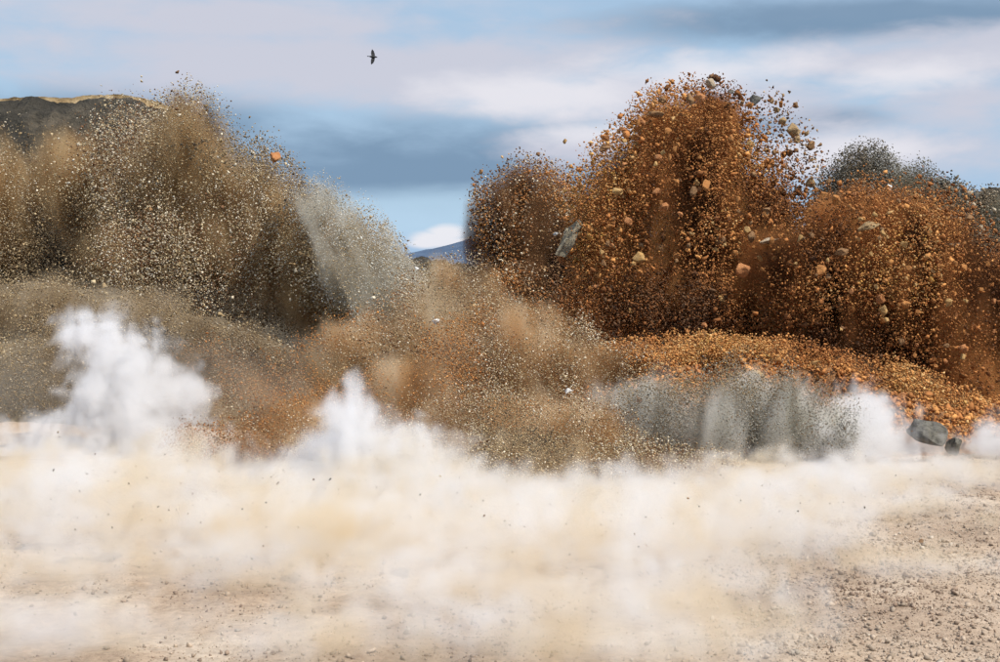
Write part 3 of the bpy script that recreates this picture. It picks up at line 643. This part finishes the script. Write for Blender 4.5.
for i in range(22):
    p = kk[rng.integers(0, len(kk))]; m = random.choice((M_orange, M_rust, M_ochre, M_brown)); r = random.uniform(.12, .30)
    o = bpy.data.objects.new('rubble_block', VARM[m.name][random.randrange(14)]); C.objects.link(o); o.location = (float(p[0]), float(p[1]), float(p[2]) + r * .35)
    o.scale = (r * random.uniform(1, 1.5), r, r * random.uniform(.6, .9)); o.rotation_euler = (random.uniform(-.4, .4), random.uniform(-.4, .4), random.uniform(0, 6))
    setp(o, ('larger ' if r > .2 else 'smaller ') + NM[m.name] + ' block half sunk in the orange rubble ridge', 'rock', 'blocks lying on the rubble ridge')
fa = Field([(690, 160, 62, 70, 50, 2.2), (640, 180, 56, 56, 50, 2.2), (620, 235, 46, 70, 50, 2.2), (700, 240, 80, 90, 50, 2.2)], seed=21)
many('lump of rock flying in the tallest plume', 'rocks flying in the tallest plume', 90, fa, [M_orange, M_orange, M_rust, M_brown, M_brown, M_ochre], 48, 2.4, 8, k=1.9)
fb = Field([(850, 270, 90, 80, 47, 2), (900, 270, 70, 70, 47, 2), (860, 225, 60, 30, 47, 2), (900, 330, 70, 60, 46, 2)], seed=22)
many('lump of rock flying in the wide right plume', 'rocks flying in the wide right plume', 80, fb, [M_orange, M_orange, M_rust, M_brown, M_ochre], 46, 2.4, 7.5, k=2.0)
fc = Field([(790, 170, 36, 56, 50, 1.5), (770, 130, 28, 40, 50, 1.5), (800, 190, 26, 40, 50, 1.5)], seed=23)
many('stone flying in the open sky right of the tallest plume', 'stones flying in the sky right of the tallest plume', 60, fc, [M_orange, M_brown, M_brown, M_clay], 50, 2.0, 7.5, dy=0, k=1.9)
fd = Field([(945, 215, 26, 36, 58, 1.4), (965, 240, 30, 34, 58, 1.4)], seed=24)
many('stone in the spray at the right end of the blast', 'dark stones in the spray at the right end', 30, fd, [M_grey, M_grey, M_tan], 57, 2.4, 5.5)
P = fc and sample(fc, 1500, .3, .25, .2)
o = chips_mesh('stone_spray', P, plaw(len(P), .7, 2.2, 2.6) * 50 / F, tints(len(P), PAL_BR + PAL_OR[:3])); setp(o, 'spray of small brown stones in the sky right of the tallest plume', 'stones')

# ------------------------------------------------------------------ bird
bm_, n, l, b = new_mat('black_feather'); b.inputs['Base Color'].default_value = (.012, .012, .013, 1); b.inputs['Roughness'].default_value = .6
bird = empty('bird', at(373, 57, 42)); setp(bird, 'small black bird flying alone high in the sky at upper left', 'bird')
def loft(name, secs, mat, parent, nseg=10):
    vs, fs = [], []
    for (c, rx, rz) in secs:
        for k in range(nseg):
            a = 2 * math.pi * k / nseg; vs.append((c[0], c[1] + rx * math.cos(a), c[2] + rz * math.sin(a)))
    for i in range(len(secs) - 1):
        for k in range(nseg):
            fs.append((i * nseg + k, i * nseg + (k + 1) % nseg, (i + 1) * nseg + (k + 1) % nseg, (i + 1) * nseg + k))
    me = bpy.data.meshes.new(name); me.from_pydata(vs, [], fs + [tuple(range(nseg))[::-1], tuple(range((len(secs) - 1) * nseg, len(secs) * nseg))])
    me.materials.append(mat); o = bpy.data.objects.new(name, me); C.objects.link(o); o.parent = parent
    for p in me.polygons: p.use_smooth = True
    return o
loft('body', [((-.15, 0, 0), .01, .008), ((-.09, 0, .0), .035, .03), ((0, 0, .005), .05, .048), ((.07, 0, .012), .035, .036), ((.095, 0, .018), .028, .03), ((.125, 0, .02), .02, .02), ((.165, 0, .014), .003, .003)], bm_, bird)
def wing(s):
    vs = [(.07, .02 * s, .02), (-.05, .02 * s, .015), (.06, .09 * s, .10), (-.075, .10 * s, .085), (.02, .15 * s, .17), (-.07, .15 * s, .15), (-.05, .18 * s, .225)]
    vs = [(x, y, z * s if s < 0 else z) for x, y, z in vs]
    vs += [(x, y - .008 * s, z - .006) for x, y, z in vs]
    q = [(0, 1, 3, 2), (2, 3, 5, 4), (4, 5, 6)]
    fs = q + [tuple(i + 7 for i in f[::-1]) for f in q] + [(0, 2, 9, 7), (2, 4, 11, 9), (4, 6, 13, 11), (6, 5, 12, 13), (5, 3, 10, 12), (3, 1, 8, 10), (1, 0, 7, 8)]
    me = bpy.data.meshes.new('wing'); me.from_pydata(vs, [], fs); me.materials.append(bm_); o = bpy.data.objects.new('wing', me); C.objects.link(o); o.parent = bird
wing(1); wing(-1)
me = bpy.data.meshes.new('tail'); me.from_pydata([(-.12, .015, .004), (-.12, -.015, .004), (-.21, -.04, 0), (-.22, 0, 0), (-.21, .04, 0), (-.12, .015, -.004), (-.12, -.015, -.004), (-.21, -.04, -.006), (-.22, 0, -.006), (-.21, .04, -.006)], [], [(0, 1, 2, 3, 4), (9, 8, 7, 6, 5), (0, 4, 9, 5), (4, 3, 8, 9), (3, 2, 7, 8), (2, 1, 6, 7), (1, 0, 5, 6)])
me.materials.append(bm_); o = bpy.data.objects.new('tail', me); C.objects.link(o); o.parent = bird
from mathutils import Euler, Matrix
bird.rotation_euler = (Matrix.Rotation(R(62), 3, 'Y') @ Euler((0, R(-50), R(35))).to_matrix()).to_euler(); bird.scale = (.85, .85, .85)
print('done', round(time.time() - T0, 1))
